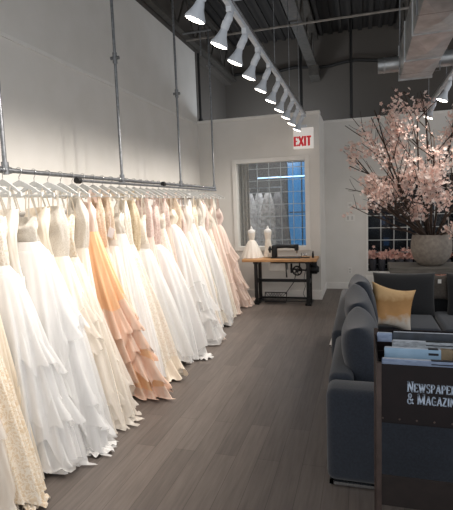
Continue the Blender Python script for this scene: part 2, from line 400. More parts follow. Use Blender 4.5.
# ------------------------------------------------------------------ track lights
def lamp_head(x, y, zr, side, label, group):
    t = thing('track_light', label, 'track light', (x, y, zr-.02), group)
    a = .42*side     # lean of the bulb towards the gowns
    bm = new(); box(bm, x-.02, x+.02, y-.045, y+.045, zr-.055, zr-.012, .004); obj('track_adapter', bm, WHITEM, t)
    bm = new()
    tube(bm, [(x, y, zr-.05), (x-.012*side, y-.005, zr-.09), (x-.03*side, y-.008, zr-.125)], [.024, .032, .03], 10)
    obj('arm', bm, WHITEM, t, smooth=True)
    ax = Vector((-math.sin(a), .04, -math.cos(a))).normalized()
    base = Vector((x-.028*side, y-.008, zr-.115))
    q = Vector((0, 0, 1)).rotation_difference(ax).to_matrix().to_4x4(); M = Matrix.Translation(base) @ q @ Matrix.Scale(1.08, 4)
    bm = new(); lathe(bm, [(.026, -.01), (.029, 0), (.029, .035), (.024, .045)], n=16, M=M); obj('socket', bm, WHITEM, t, smooth=True, sharp=40)
    bm = new(); lathe(bm, [(.022, .04), (.026, .055), (.034, .085), (.048, .115), (.06, .135), (.063, .145), (.06, .15)], n=22, M=M)
    bl = obj('bulb', bm, BULBG, t, smooth=True, sharp=50)
    bm = new(); lathe(bm, [(.058, .1495), (.05, .154), (.03, .158), (.004, .159)], n=22, M=M); obj('bulb_face', bm, BULBM, bl, smooth=True)
    return base + ax*.2, ax
def spot(p, ax, e, size=1.5, col=(1, .93, .85), name='spot'):
    l = bpy.data.lights.new(name, 'SPOT'); l.energy = e; l.spot_size = size; l.spot_blend = .9; l.shadow_soft_size = .06; l.color = col
    o = bpy.data.objects.new(name, l); o.location = p; o.rotation_euler = Vector((0, 0, -1)).rotation_difference(ax).to_euler(); COL.objects.link(o)
ordn = ['nearest the viewer', 'second from the viewer', 'third from the viewer', 'fourth from the viewer', 'fifth from the viewer', 'sixth from the viewer', 'seventh from the viewer', 'eighth from the viewer', 'ninth from the viewer', 'last before the exit sign']
XR, ZR = -.9, 3.12
ys = [2.83, 3.33, 3.77, 4.25, 4.76, 5.3, 5.85, 6.38, 6.92, 7.5]
LIGHTE = 66
for y, w in zip(ys, ordn):
    p, ax = lamp_head(XR, y, ZR, 1, 'white track light with glowing bulb on the long rail, %s' % w, 'track lights over the gowns')
    spot(p, Vector((-.62, -.05, -.80)).normalized(), LIGHTE, 1.75)
for y in (1.2, 1.75, 2.3):
    spot((XR-.1, y, ZR-.25), Vector((-.62, .0, -.80)).normalized(), LIGHTE, 1.75)
def rail(x, z, y0, y1, label, wires):
    t = thing('track_rail', label, 'track rail', (x, (y0+y1)/2, z-.02))
    bm = new(); box(bm, x-.018, x+.018, y0, y1, z-.018, z+.018, .003); obj('track', bm, WHITEM, t)
    bm = new(); tube(bm, [(x, y0, z+.045), (x, y1, z+.045)], .02, 10)
    obj('conduit', bm, GALV, t, smooth=True)
    bm = new()
    for k in range(int((y1-y0)/.52)): box(bm, x-.012, x+.012, y0+.2+k*.52, y0+.24+k*.52, z+.015, z+.03)
    obj('clip', bm, WHITEM, t)
    for wy in wires:
        bm = new(); tube(bm, [(x, wy, z+.05), (x, wy, 5.26)], .0045, 6); obj('hanging_wire', bm, GALV, t)
rail(XR, ZR, .5, 7.82, 'long white track rail with conduit hung above the aisle', [3.0, 5.1, 6.15, 7.1])
bm = new(); box(bm, XR+.02, XR+.085, 2.3, 3.35, ZR+.03, ZR+.1, .006); tag(obj('power_feed_box', bm, WHITEM), 'white power feed box beside the long track rail', 'power box')
rail(1.0, ZR, 3.0, 8.3, 'short white track rail above the blossom tree at right', [4.0, 6.4, 8.0])
for y, w in ((7.35, 'furthest one above the blossom tree'), (6.15, 'middle one above the blossom tree'), (4.9, 'nearest one at the right edge')):
    p, ax = lamp_head(1.0, y, ZR, .9, 'white track light on the short right rail, %s' % w, 'track lights over the seating')
    spot(p, Vector((-.25, .15, -.95)).normalized(), 34, 2.4)

# exit sign, switch, outlet, vent
t = thing('exit_sign', 'white exit sign with red letters above the sewing corner', 'exit sign', (-.955, YB, 2.62))
bm = new(); box(bm, -1.13, -.79, YB-.06, YB-.012, 2.62, 2.97, .008); obj('housing', bm, mat('exit_white', '#e8e6e2', .4, emit='#fff5ee', es=.25), t)
bm = new(); box(bm, -1.02, -.9, YB-.05, YB, 2.97, 3.02, .005); box(bm, -1.0, -.92, YB-.014, YB, 2.7, 2.9); obj('mounting_plate', bm, WHITEM, t)
bm = new(); write(bm, 'EXIT', -1.115, 2.67, YB-.0625, .155, wt=.2, serif=False, cond=.86, gap=.07, dep=.003)
obj('lettering', bm, mat('exit_red', '#b3202c', .5, emit='#c21f2b', es=.35), t)
def plate(name, label, cat, x, z, w, h, extra):
    t = thing(name, label, cat, (x, YR-.008, z))
    bm = new(); box(bm, x-w/2, x+w/2, YR-.008, YR, z-h/2, z+h/2, .003); obj('plate', bm, TRIMM, t)
    bm = new()
    for dx, dz, sw, sh in extra: box(bm, x+dx-sw/2, x+dx+sw/2, YR-.016, YR-.007, z+dz-sh/2, z+dz+sh/2, .002)
    obj('rocker' if cat != 'outlet' else 'socket', bm, mat('switch_white', '#c9c7c2', .4, kind='noise', col2='#c0beb9', scale=9), t)
plate('light_switch', 'white double light switch on the recessed wall left of the gridded window', 'light switch', -.23, 1.38, .17, .12, [(-.04, 0, .035, .07), (.04, 0, .035, .07)])
plate('thermostat', 'small white thermostat on the recessed wall above the light switch', 'thermostat', -.23, 1.63, .09, .11, [(0, 0, .05, .04)])
plate('wall_outlet', 'white electrical outlet low on the recessed wall', 'outlet', -.24, .36, .08, .12, [(0, .025, .03, .03), (0, -.025, .03, .03)])
bm = new(); box(bm, .05, .2, YR-.035, YR-.016, .14, .27, .003)
for k in range(5): box(bm, .06, .19, YR-.042, YR-.034, .152+.023*k, .162+.023*k)
tag(obj('wall_vent', bm, TRIMM), 'small white louvred vent low on the wall behind the sofa corner', 'vent')

# ------------------------------------------------------------------ clothes rail
XB, ZB = -2.35, 2.0
t = thing('clothes_rail', 'long galvanised pipe clothes rail hung from the ceiling, holding the gowns', 'clothes rail', (XB, 4.6, ZB))
bm = new(); tube(bm, [(XB, 1.2, ZB), (XB, 7.3, ZB)], .017, 12); obj('rail', bm, GALV, t, smooth=True, sharp=40)
bm = new(); tube(bm, [(XB+.045, 3.42, ZB-.04), (XB+.045, 7.25, ZB-.04)], .013, 12); obj('rail', bm, GALV, t, smooth=True, sharp=40)
for y in (2.64, 4.25, 5.84, 7.3):
    bm = new(); tube(bm, [(XB, y, ZB), (XB, y, 4.5)], .015, 10); up = obj('upright', bm, GALV, t, smooth=True, sharp=40)
    bm = new(); zc = 3.2 if y < 7 else 3.95
    tube(bm, [(XB, y, zc-.05), (XB, y, zc+.05)], .024, 10); tube(bm, [(XB-.045, y, zc), (XB+.045, y, zc)], .018, 8)
    obj('coupling', bm, GALV, up, smooth=True, sharp=40)
    bm = new(); tube(bm, [(XB, y, ZB-.03), (XB, y, ZB+.055)], .025, 10); tube(bm, [(XB, y-.05, ZB), (XB, y+.05, ZB)], .0235, 10)
    obj('tee_fitting', bm, GALV, t, smooth=True, sharp=40)
for y, x, z in ((3.42, XB+.045, ZB-.04), (5.16, XB+.05, ZB-.01)):
    bm = new(); tube(bm, [(x, y-.03, z), (x, y+.02, z)], .027, 12); obj('end_cap', bm, BLACKM, t, smooth=True, sharp=40)
bm = new(); tube(bm, [(XB, 6.9, 4.5), (XB, 6.9, 4.0)], .012, 8); tube(bm, [(-2.78, 7.3, 4.5), (-2.3, 7.3, 4.5)], .018, 8); obj('ceiling_bracket', bm, GALV, t)

# ------------------------------------------------------------------ gowns and hangers
def fab(name, col, col2, kind='noise', scale=20, bump=.3, rough=.6, alpha=None, transl=.12, sheen=.1):
    return mat(name, col, rough, kind=kind, col2=col2, scale=scale, bump=bump, alpha=alpha, transl=transl, sheen=sheen, stretch=(1, 1, .14) if kind == 'noise' else (1, 1, 1))
F = {
 'ivory': fab('ivory_satin', '#f3ede4', '#ede5da', scale=16, rough=.45),
 'cream': fab('cream_crepe', '#efe5d5', '#e8dbc8', scale=30),
 'white': fab('white_tulle', '#f5f3f1', '#edebe9', scale=34, bump=.5),
 'sheerwhite': fab('sheer_white_tulle', '#f8f7f6', '#f2f1f0', scale=34, alpha=.55, bump=.3),
 'sheerivory': fab('sheer_ivory_tulle', '#f6efe6', '#f0e7db', scale=34, alpha=.55, bump=.3),
 'ivorylace': fab('ivory_lace', '#f2ebe0', '#e2d6c6', 'lace', 34, .4),
 'beigelace': fab('beige_lace', '#f3e9da', '#e4d0b4', 'lace', 34, .4),
 'silverlace': fab('silver_beaded_lace', '#f0ebe2', '#d0c6b8', 'lace', 70, .6, rough=.4),
 'nudelace': fab('nude_beaded_lace', '#ead9c6', '#cfb497', 'lace', 44, .5),
 'blush': fab('blush_tulle', '#f2dfd4', '#ecd3c6', scale=24),
 'sheerblush': fab('sheer_blush_tulle', '#f4e2d7', '#efdacc', scale=24, alpha=.6, bump=.3),
 'roselace': fab('dusty_rose_lace', '#e8d6cd', '#ccb0a6', 'lace', 40, .4),
 'peach': fab('peach_tulle', '#fdd2a8', '#fac493', scale=24, bump=.5),
 'sheerpeach': fab('sheer_peach_tulle', '#fce3d2', '#fad3bb', scale=24, alpha=.9, bump=.3),
 'goldlace': fab('gold_beaded_lace', '#e9dcc4', '#c8ae86', 'lace', 46, .6, rough=.4),
 'belt': fab('satin_belt', '#e0d8ce', '#d0c6ba', scale=8, rough=.3),
}
def sheet(bm, fn, nu, nv, closed=True):
    g = [[bm.verts.new(fn(i/nu if closed else i/(nu-1), j/(nv-1))) for i in range(nu)] for j in range(nv)]
    for j in range(nv-1):
        for i in range(nu if closed else nu-1):
            bm.faces.new((g[j][i], g[j][(i+1) % nu], g[j+1][(i+1) % nu], g[j+1][i]))
class Gown:
    def __init__(s, y, hx, dy, zw, bh, shape, k, amp, seed, xw=-2.33):
        s.y, s.hx, s.dy, s.zw, s.bh, s.shape, s.k, s.amp, s.xw = y, hx, dy, zw, bh, shape, k, amp, xw
        r = random.Random(seed); s.r = r; s.ph = [r.random()*6.28 for _ in range(8)]
        s.kk = [k, k*.53, k*1.7, 3]
    def f(s, t):
        if s.shape == 'ball': return t**.62
        if s.shape == 'mermaid': return .22*t + .78*max(0, (t-.45)/.55)**1.4
        if s.shape == 'sheath': return .85*t**1.25 + .15*t
        return t**.9
    def pt(s, th, t, off=0, extra=0, zz=None, kf=None):
        f = s.f(t); xr = -2.215+(s.hx+2.215)*f; xl = s.xw-.115+(-2.745-s.xw+.115)*t**.6
        cx = (xr+xl)/2; a = (xr-xl)/2; b = .05+(s.bh-.05)*(t**.75 if s.shape != 'mermaid' else f)
        w = s.amp*min(1, t*2.2)
        ph = s.ph
        q = 1 + w*(.5*math.sin(s.kk[0]*th+ph[0]+.8*math.sin(2*th+t*1.3)) + .28*math.sin(round(s.kk[1])*th+ph[1]+t) + .2*math.sin(round(s.kk[2])*th+ph[2]-t*2)) + .5*w*math.sin(3*th+ph[3]+2*t)
        if extra: q += extra*math.sin((kf or 29)*th+ph[4]) + .6*extra*math.sin(round((kf or 29)*.61)*th+ph[5])
        z = s.zw + (.02-s.zw)*t if zz is None else zz
        c, sn = math.cos(th), math.sin(th)
        c = math.copysign(abs(c)**.9, c)
        return Vector((max(-2.84, cx+(a*q+off)*c), s.y+s.dy*t**1.6+(b*q*(1+.25*w)+off*.8)*sn, z))
def make_gown(i, y, desc, cat_cols, shape, hx, dy=0, zw=1.36, bh=.15, k=17, amp=.14, ztop=1.7, ruff=0, belt=False, sheer=None, tagc=False, strap=True, train=0, ruffz=(.35, .95)):
    top, sk, rf = cat_cols
    q_ = random.Random(i*13+5); zw = zw+q_.uniform(-.1, .16) if zw == 1.36 else zw; ztop = (ztop+q_.uniform(-.12, .05)) if ztop < 1.76 else ztop
    ztop = max(ztop, zw+.16)
    G = Gown(y, hx, dy, zw, bh, shape, k, amp, 100+i)
    t = thing('wedding_gown', desc, 'gown', (XB, y, .0), 'gowns on the clothes rail')
    bsh = G.r.uniform(-.06, .04); bwd = G.r.uniform(.72, 1.02)
    # bodice
    def bod(u, v):
        th = 2*PI*u; z = ztop+(zw-ztop)*v
        wv = math.sin(PI*min(1, v*1.15))*.0
        a = .105+.022*math.sin(PI*min(1, (1-v)*.9))+.012*v ; b = .032+.03*math.exp(-((v-.22)/.2)**2)
        dip = (.1 if ztop > 1.76 else .05)*(1-v)**2*max(0, -math.sin(th))**3; z -= dip
        if ztop > 1.76:
            a = a*(.62+.38*min(1, v*3.2)); b = b*(.5+.5*min(1, v*2.6))
        if v < .02: z += .022*abs(math.sin(th))*(1 if ztop < 1.76 else .2) + .02*math.cos(2*th)*(1 if math.sin(th) < 0 else .3)
        ri = 1+.07*math.sin(7*th+G.ph[6]+3*v)+.05*math.sin(13*th+G.ph[4]-5*v)
        sh = bsh*math.sin(PI*(1-v))*.5
        wq = bwd+(1-bwd)*v; return Vector((-2.33+sh+a*wq*ri*math.cos(th), y+b*ri*math.sin(th)+bsh*.6*math.sin(PI*v), z))
    bm = new(); sheet(bm, bod, 36, 12); obj('bodice', bm, F[top], t, smooth=True)
    # skirt
    hw = .02+.03*G.r.random()
    def sk_(u, v):
        th = 2*PI*u
        p = G.pt(th, v)
        p.z += hw*v*v*(1+math.sin(5*th+G.ph[5]))*.7
        return p
    bm = new(); sheet(bm, sk_, 120, 26); o = obj('skirt', bm, F[sk], t, smooth=True)
    if sheer:
        def sh(u, v):
            th = 2*PI*u; tt = .04+v*.9
            p = G.pt(th, tt, off=.012+.03*v, extra=.03*v, kf=13)
            p.z += .16*v*v*(.6*math.sin(4*th+G.ph[2])+.4*math.sin(9*th+G.ph[7]))+.03*v
            p.z = max(p.z, .03)
            return p
        bm = new(); sheet(bm, sh, 110, 20); obj('sheer_overlay', bm, F[sheer], t, smooth=True)
    for j in range(ruff):
        t0 = ruffz[0]+(ruffz[1]-ruffz[0]-.1)*j/max(1, ruff-1) if ruff > 1 else ruffz[1]-.1
        ln = (ruffz[1]-ruffz[0])/ruff*1.15
        phs = G.r.random()*6
        def rfn(u, v):
            th = 2*PI*u; v2 = v; tt = t0+ln*v + .06*math.sin(2*th+phs)+.03*math.sin(5*th+phs)+v*.025*math.sin(11*th+phs)+v*.015*math.sin(23*th-phs)
            tt = min(tt, 1)
            p = G.pt(th, tt, off=.006+.05*v**1.4, extra=.012+.05*v**1.5, kf=27+j)
            p.z += .02*v*math.sin(31*th+phs) + (v*(.09*math.sin(3*th+phs*2)+.05*math.sin(7*th+phs)) if shape == 'ball' else 0); p.z = max(p.z, .02)
            return p
        bm = new(); sheet(bm, rfn, 150, 7); obj('ruffle', bm, F[rf], t, smooth=True)
    if train:
        def tr(u, v):      # a tail of cloth lying out on the floor
            ang = -1.1+2.2*u; rr = train*v*(1+.12*math.sin(9*ang+G.ph[1]))
            return Vector((hx-.12+rr*math.cos(ang)*1.0, y+dy+rr*math.sin(ang)*.6, .012+.09*(1-v)**2+.012*v*(1+math.sin(23*ang+G.ph[2]))))
        bm = new(); sheet(bm, tr, 60, 8, closed=False); obj('train', bm, F[sk], t, smooth=True)
    if belt:
        bm = new()
        def bl(u, v): th = 2*PI*u; return Vector((-2.33+.133*math.cos(th), y+.053*math.sin(th), zw+.03-.055*v))
        sheet(bm, bl, 36, 3); obj('belt', bm, F['belt'], t, smooth=True)
    if strap:
        for sx in (-1, 1):
            bm = new(); wd = .008 if ztop < 1.76 else .02
            x1 = XB+sx*.09; x0 = -2.33+sx*.085; zt = 1.905
            for yy, yo in ((-.03, -.045), (.03, .045)):
                a = [Vector((x1, y, zt-.01)), Vector((x1*.6+x0*.4, y+yy*.8, (zt+ztop)/2)), Vector((x0, y+yo, ztop-.01))]
                vs = [(bm.verts.new(p+Vector((-wd, 0, 0))), bm.verts.new(p+Vector((wd, 0, 0)))) for p in a]
                for q, w in zip(vs, vs[1:]): bm.faces.new((q[0], q[1], w[1], w[0]))
            obj('strap', bm, F[top], t)
    if tagc:
        bm = new(); M = Matrix.Translation((-2.19, y-.08, zw+.1)) @ Euler((0, .35, .25)).to_matrix().to_4x4()
        box(bm, -.03, .03, -.001, .001, -.045, .045, M=M); tube(bm, [(-2.2, y-.07, zw+.14), (-2.24, y-.03, zw+.3)], .0015, 5)
        tg = obj('price_tag', bm, mat('tag_card', '#e6e3e6', .6, kind='noise', col2='#dad7dc', scale=9), t); tg['label'] = 'white paper tag'
    return t
def build_hanger(y):
    t = thing('clothes_hanger', '', 'hanger', (XB, y, ZB), 'white hangers on the clothes rail')
    z = 1.925
    bm = new()
    hk = [(XB+.0, y, z)] + [(XB+.0, y, z+.035)] + [(XB+.026*math.cos(math.radians(a)), y, ZB+.0+.026*math.sin(math.radians(a))) for a in range(-60, 201, 20)]
    tube(bm, hk, .0028, 6); obj('hook', bm, CHROME, t, smooth=True)
    bm = new()
    pts = []
    for u in range(-8, 9):
        v = u/8; pts.append((XB+.215*v, y-.015*v*v, z-.01-.088*abs(v)**1.25))
    for i, (a, b) in enumerate(zip(pts, pts[1:])): pass
    hh = [.006 + .016*(1-abs(u/8)) + (.008 if abs(u) == 8 else 0) for u in range(-8, 9)]
    rg = []
    for p, h in zip(pts, hh):
        q = [Vector((p[0], p[1]-.006, p[2]-h)), Vector((p[0], p[1]+.006, p[2]-h)), Vector((p[0], p[1]+.006, p[2]+h)), Vector((p[0], p[1]-.006, p[2]+h))]
        rg.append([bm.verts.new(v) for v in q])
    for a, b in zip(rg, rg[1:]):
        for k in range(4): bm.faces.new((a[k], a[(k+1) % 4], b[(k+1) % 4], b[k]))
    bm.faces.new(rg[0]); bm.faces.new(rg[-1][::-1])
    obj('shoulder', bm, HANGM, t)
    bm = new(); tube(bm, [(XB-.19, y-.012, z-.1), (XB+.19, y-.012, z-.1)], .005, 6); obj('trouser_bar', bm, HANGM, t)
    return t
#  short, description, (top, skirt, ruffle), shape, hem_x, kwargs
GL_ = [
 ('ivory tulle ball gown at the left edge', 'ivory tulle ball gown on the rail, closest to the viewer at the left edge', ('ivorylace', 'ivory', 'sheerivory'), 'ball', -1.92, dict(bh=.17, sheer='sheerivory', ruff=2, ruffz=(.3, .9))),
 ('beige lace sheath', 'beige lace sheath gown with scalloped hem at the bottom left corner', ('beigelace', 'beigelace', 'beigelace'), 'aline', -1.80, dict(bh=.15, ztop=1.82, amp=.1, train=.16)),
 ('champagne gown', 'champagne crepe gown between the beige lace gown and the white tulle gowns', ('goldlace', 'cream', 'cream'), 'aline', -1.98, dict(bh=.12)),
 ('layered white tulle gown', 'layered white tulle gown with ragged sheer layers, just right of the beige lace gown', ('ivorylace', 'white', 'sheerwhite'), 'ball', -1.84, dict(bh=.17, sheer='sheerwhite', ruff=3, ruffz=(.25, .9))),
 ('ivory satin slip gown', 'narrow ivory satin gown hanging between two white tulle gowns', ('ivory', 'ivory', 'ivory'), 'sheath', -2.0, dict(bh=.1, ztop=1.74)),
 ('huge white tulle gown', 'widest white tulle ball gown with handkerchief layers spilling onto the floor', ('silverlace', 'white', 'sheerwhite'), 'ball', -1.80, dict(bh=.2, ruff=4, ruffz=(.3, 1), sheer='sheerwhite', train=.22)),
 ('cream pleated gown', 'cream gown with a pleated strapless bodice, right of the widest white tulle gown', ('cream', 'cream', 'ivory'), 'aline', -1.93, dict(bh=.12, k=23, amp=.12)),
 ('ruffled ivory mermaid gown', 'ivory beaded gown with ruffled feathery skirt, left of the peach gown', ('silverlace', 'ivory', 'sheerivory'), 'aline', -1.83, dict(bh=.18, ruff=5, ruffz=(.3, 1))),
 ('feathery ivory gown', 'ivory gown with feathery hem directly left of the peach gown', ('beigelace', 'ivorylace', 'sheerivory'), 'aline', -1.74, dict(bh=.17, ruff=1, ruffz=(.8, 1.0), sheer='sheerivory')),
 ('narrow silver beaded gown', 'narrow gown with silvery beaded top hanging just before the peach gown', ('silverlace', 'ivory', 'ivory'), 'sheath', -2.02, dict(bh=.09, ztop=1.82)),
 ('peach ruffled gown', 'peach orange tulle gown with tiered ruffles', ('blush', 'peach', 'sheerpeach'), 'aline', -1.78, dict(bh=.13, ruff=4, ruffz=(.45, 1.0), dy=.25, zw=1.52, ztop=1.78, amp=.24)),
 ('nude illusion gown', 'pale gown with nude beaded illusion top just right of the peach gown', ('nudelace', 'sheerblush', 'blush'), 'aline', -1.95, dict(bh=.12, ztop=1.83, sheer='sheerivory')),
 ('white slim gown with a tag', 'slim white satin gown with a white paper tag', ('nudelace', 'ivory', 'ivory'), 'aline', -1.90, dict(bh=.12, ztop=1.83, tagc=True, belt=True)),
 ('white pleated gown', 'white chiffon gown with vertical pleats beside the tagged gown', ('silverlace', 'white', 'white'), 'aline', -1.88, dict(bh=.13, k=29, amp=.12)),
 ('patterned lace gown with scalloped hem', 'ivory gown patterned with lace all over, cream scalloped hem, mid rail', ('ivorylace', 'ivorylace', 'cream'), 'aline', -1.76, dict(bh=.17, ruff=1, ruffz=(.9, 1.02), ztop=1.8)),
 ('gold beaded gown', 'gown with gold beaded bodice mid rail', ('goldlace', 'cream', 'cream'), 'sheath', -1.98, dict(bh=.1, ztop=1.8)),
 ('soft white gown', 'soft white tulle gown with belt behind the scalloped lace gown', ('ivorylace', 'white', 'white'), 'aline', -1.82, dict(bh=.14, belt=True, sheer='sheerwhite')),
 ('dusty rose lace gown', 'gown with dusty rose lace bodice and pale skirt nearest of the rose topped gowns', ('roselace', 'blush', 'blush'), 'sheath', -1.94, dict(bh=.11, ztop=1.82)),
 ('bright white ball gown', 'bright white tulle ball gown with long hem, mid rail beyond the lace gown', ('roselace', 'white', 'sheerwhite'), 'ball', -1.70, dict(bh=.19, sheer='sheerwhite', train=.2)),
 ('ivory lace column gown', 'ivory lace column gown tucked behind the bright white ball gown', ('ivorylace', 'ivorylace', 'ivory'), 'aline', -1.86, dict(bh=.12)),
 ('second rose lace gown', 'gown with rose lace bodice further along the rail, tucked between white skirts', ('roselace', 'sheerblush', 'blush'), 'sheath', -1.93, dict(bh=.11, ztop=1.82)),
 ('white organza gown', 'white organza gown with wide ruffled lower skirt in the far half of the rail', ('cream', 'white', 'sheerwhite'), 'ball', -1.74, dict(bh=.17, ruff=3, ruffz=(.55, 1))),
 ('nude topped gown', 'pale gown with nude lace top in the far half of the rail', ('nudelace', 'ivory', 'ivory'), 'aline', -1.9, dict(bh=.12, ztop=1.82)),
 ('blush ruffled gown', 'blush tulle gown with small ruffles low on the skirt', ('roselace', 'blush', 'sheerblush'), 'aline', -1.78, dict(bh=.15, ruff=3, ruffz=(.6, 1))),
 ('ivory satin gown', 'plain ivory satin gown following the small ruffled blush gown', ('ivory', 'ivory', 'ivory'), 'aline', -1.84, dict(bh=.13)),
 ('gown with a dark lace collar', 'white gown with a dark brown lace collar at the neckline', ('white', 'white', 'white'), 'aline', -1.86, dict(bh=.13, ztop=1.84, belt=True)),
 ('cream lace gown', 'cream lace gown following the gown with the brown collar', ('beigelace', 'ivorylace', 'ivory'), 'aline', -1.82, dict(bh=.14)),
 ('white tulle gown near the far end', 'white tulle gown with sheer overlay near the far end of the rail', ('silverlace', 'white', 'white'), 'ball', -1.80, dict(bh=.15, sheer='sheerwhite')),
 ('slim ivory gown near the far end', 'slim ivory gown near the far end of the rail', ('ivory', 'ivory', 'ivory'), 'sheath', -1.9, dict(bh=.12, ztop=1.8)),
 ('rose lace gown near the far end', 'gown with rose lace top and cream skirt near the far end of the rail', ('roselace', 'cream', 'cream'), 'aline', -1.86, dict(bh=.12, ztop=1.82)),
 ('white lace gown near the far end', 'white lace gown close to the far end of the rail', ('ivorylace', 'ivorylace', 'white'), 'aline', -1.85, dict(bh=.14)),
 ('pale blush layered gown', 'pale blush layered tulle gown, second from the sewing table end', ('blush', 'blush', 'sheerblush'), 'aline', -1.86, dict(bh=.14, ruff=2, ruffz=(.6, 1))),
 ('silvery beaded gown at the end', 'silver beaded gown hanging beside the last blush gown at the sewing table end', ('silverlace', 'sheerivory', 'ivory'), 'sheath', -2.0, dict(bh=.1, ztop=1.82, dy=.05)),
 ('last blush gown', 'blush pink ruffled gown at the very end of the rail beside the sewing table', ('roselace', 'blush', 'sheerblush'), 'ball', -1.88, dict(bh=.22, ruff=4, ruffz=(.3, 1.0), dy=.22, zw=1.4, train=.2)),
]
n = len(GL_); gy0, gy1 = 1.98, 7.16
hp = build_hanger(gy0); first = True
for i, (short, desc, cols, shape, hx, kw) in enumerate(GL_):
    y = gy0+(gy1-gy0)*i/(n-1)
    g = make_gown(i, y, desc, cols, shape, hx, **kw)
    if 'dark lace collar' in short:
        bm = new()
        def cf(u, v): th = 2*PI*u; return Vector((-2.33+(.075+.02*v)*math.cos(th), y-.0+(.04+.012*v)*math.sin(th), 1.86-.05*v))
        sheet(bm, cf, 30, 4); c = obj('collar', bm, mat('brown_lace', '#6b5648', .8, kind='lace', col2='#3f322a', scale=60), g, smooth=True); c['label'] = 'dark brown lace collar'
    rr = random.Random(i*7+3); h = hp if i == 0 else copy_tree(hp)
    g.rotation_euler.z = -.13+rr.uniform(-.2, .16) if i < n-1 else -.05
    h.rotation_euler.z = g.rotation_euler.z*.8
    h.location = (XB, y, ZB); h['label'] = 'white hanger holding the ' + short

# ------------------------------------------------------------------ sewing corner
WOODT = mat('oiled_wood_top', '#c79a6b', .45, kind='noise', col2='#ad7f52', scale=5, stretch=(1, 9, 9))
IRON = mat('black_cast_iron', '#17181a', .45, .3, kind='noise', col2='#101113', scale=14)
t = thing('sewing_table', 'wooden topped sewing table with black iron treadle base by the back wall', 'table', (-1.35, 7.75, 0))
bm = new(); box(bm, -1.98, -.72, 7.52, 7.98, .735, .785, .01, 3); obj('tabletop', bm, WOODT, t)
for x in (-1.75, -.87):
    bm = new()
    for y in (7.58, 7.9):
        box(bm, x-.028, x+.028, y-.025, y+.025, .02, .735, .005)
    box(bm, x-.05, x+.05, 7.54, 7.95, 0, .03, .006); box(bm, x-.022, x+.022, 7.58, 7.9, .36, .41); box(bm, x-.04, x+.04, 7.55, 7.94, .7, .735)
    obj('leg', bm, IRON, t)
bm = new(); box(bm, -1.75, -.87, 7.7, 7.735, .37, .42, .004); box(bm, -1.75, -.87, 7.9, 7.93, .04, .07); obj('stretcher', bm, IRON, t)
bm = new(); box(bm, -1.5, -.85, 7.6, 7.9, .705, .735, .004); obj('machine_tray', bm, IRON, t)
bm = new(); box(bm, -1.52, -1.24, 7.62, 7.85, .57, .705, .008); o = obj('drawer', bm, mat('pale_drawer', '#c4c2bd', .5, kind='noise', col2='#bab8b3', scale=9), t); o['label'] = 'pale drawer under the top'
tr = None
bm = new()
box(bm, -1.62, -1.25, 7.6, 7.615, .03, .05); 
x0, x1, z0, z1 = -1.62, -1.25, .04, .19
for a, b in (((x0, z0), (x1, z0)), ((x0, z1), (x1, z1)), ((x0, z0), (x0, z1)), ((x1, z0), (x1, z1))):
    tube(bm, [(a[0], 7.62+a[1]*.35, a[1]), (b[0], 7.62+b[1]*.35, b[1])], .008, 6)
for k in range(-3, 10):
    for s in (-1, 1):
        pa = []
        for z in (z0, z1):
            x = x0 + k*.045 + (z-z0)*s*.9 + (0 if s > 0 else .135)
            pa.append((x, z))
        if all(x0-.001 <= p[0] <= x1+.001 for p in pa): tube(bm, [(p[0], 7.62+p[1]*.35, p[1]) for p in pa], .0045, 5)
tube(bm, [(-1.75, 7.66, .045), (-.87, 7.66, .045)], .009, 6)
obj('treadle', bm, IRON, t)
bm = new(); tube(bm, [(-1.27, 7.66, .17), (-1.12, 7.72, .38), (-1.09, 7.78, .56)], .007, 6); obj('pitman_rod', bm, IRON, t)
bm = new(); cx, cz = -1.07, .56
M = Matrix.Translation((cx, 7.75, cz)) @ Matrix.Rotation(PI/2, 4, 'X')
ring = [(cx+.075*math.cos(a), 7.74, cz+.075*math.sin(a)) for a in [2*PI*k/20 for k in range(21)]]; tube(bm, ring, .013, 8)
for k in range(5): a = 2*PI*k/5; tube(bm, [(cx, 7.74, cz), (cx+.075*math.cos(a), 7.74, cz+.075*math.sin(a))], .008, 6)
lathe(bm, [(.03, -.03), (.03, .03)], n=12, M=M); tube(bm, [(cx-.12, 7.76, cz+.03), (-.87, 7.76, cz)], .014, 8)
tube(bm, [(cx-.1, 7.76, cz-.04), (cx-.1, 7.76, cz+.12)], .018, 8); tube(bm, [(cx+.04, 7.76, cz), (cx+.04, 7.76, .7)], .012, 8)
obj('drive_wheel', bm, IRON, t, smooth=True, sharp=40)
bm = new(); M = Matrix.Translation((-.86, 7.75, .585)) @ Matrix.Rotation(PI/2, 4, 'Y'); lathe(bm, [(.03, 0), (.07, .015), (.078, .04), (.078, .12), (.05, .14), (.05, .155)], n=18, M=M)
box(bm, -.82, -.74, 7.7, 7.8, .64, .72, .006); obj('motor', bm, IRON, t, smooth=True, sharp=40)
bm = new(); tube(bm, [(-1.235, 7.6, .71), (-1.235, 7.59, .6), (-1.225, 7.585, .47)], [.012, .008, .014], 8); obj('knee_lever', bm, IRON, t)
bm = new(); tube(bm, [(-.92, 7.72, .6), (-.95, 7.7, .45), (-.93, 7.69, .3), (-.97, 7.68, .18), (-.9, 7.66, .05)], .005, 6); obj('power_cord', bm, IRON, t)

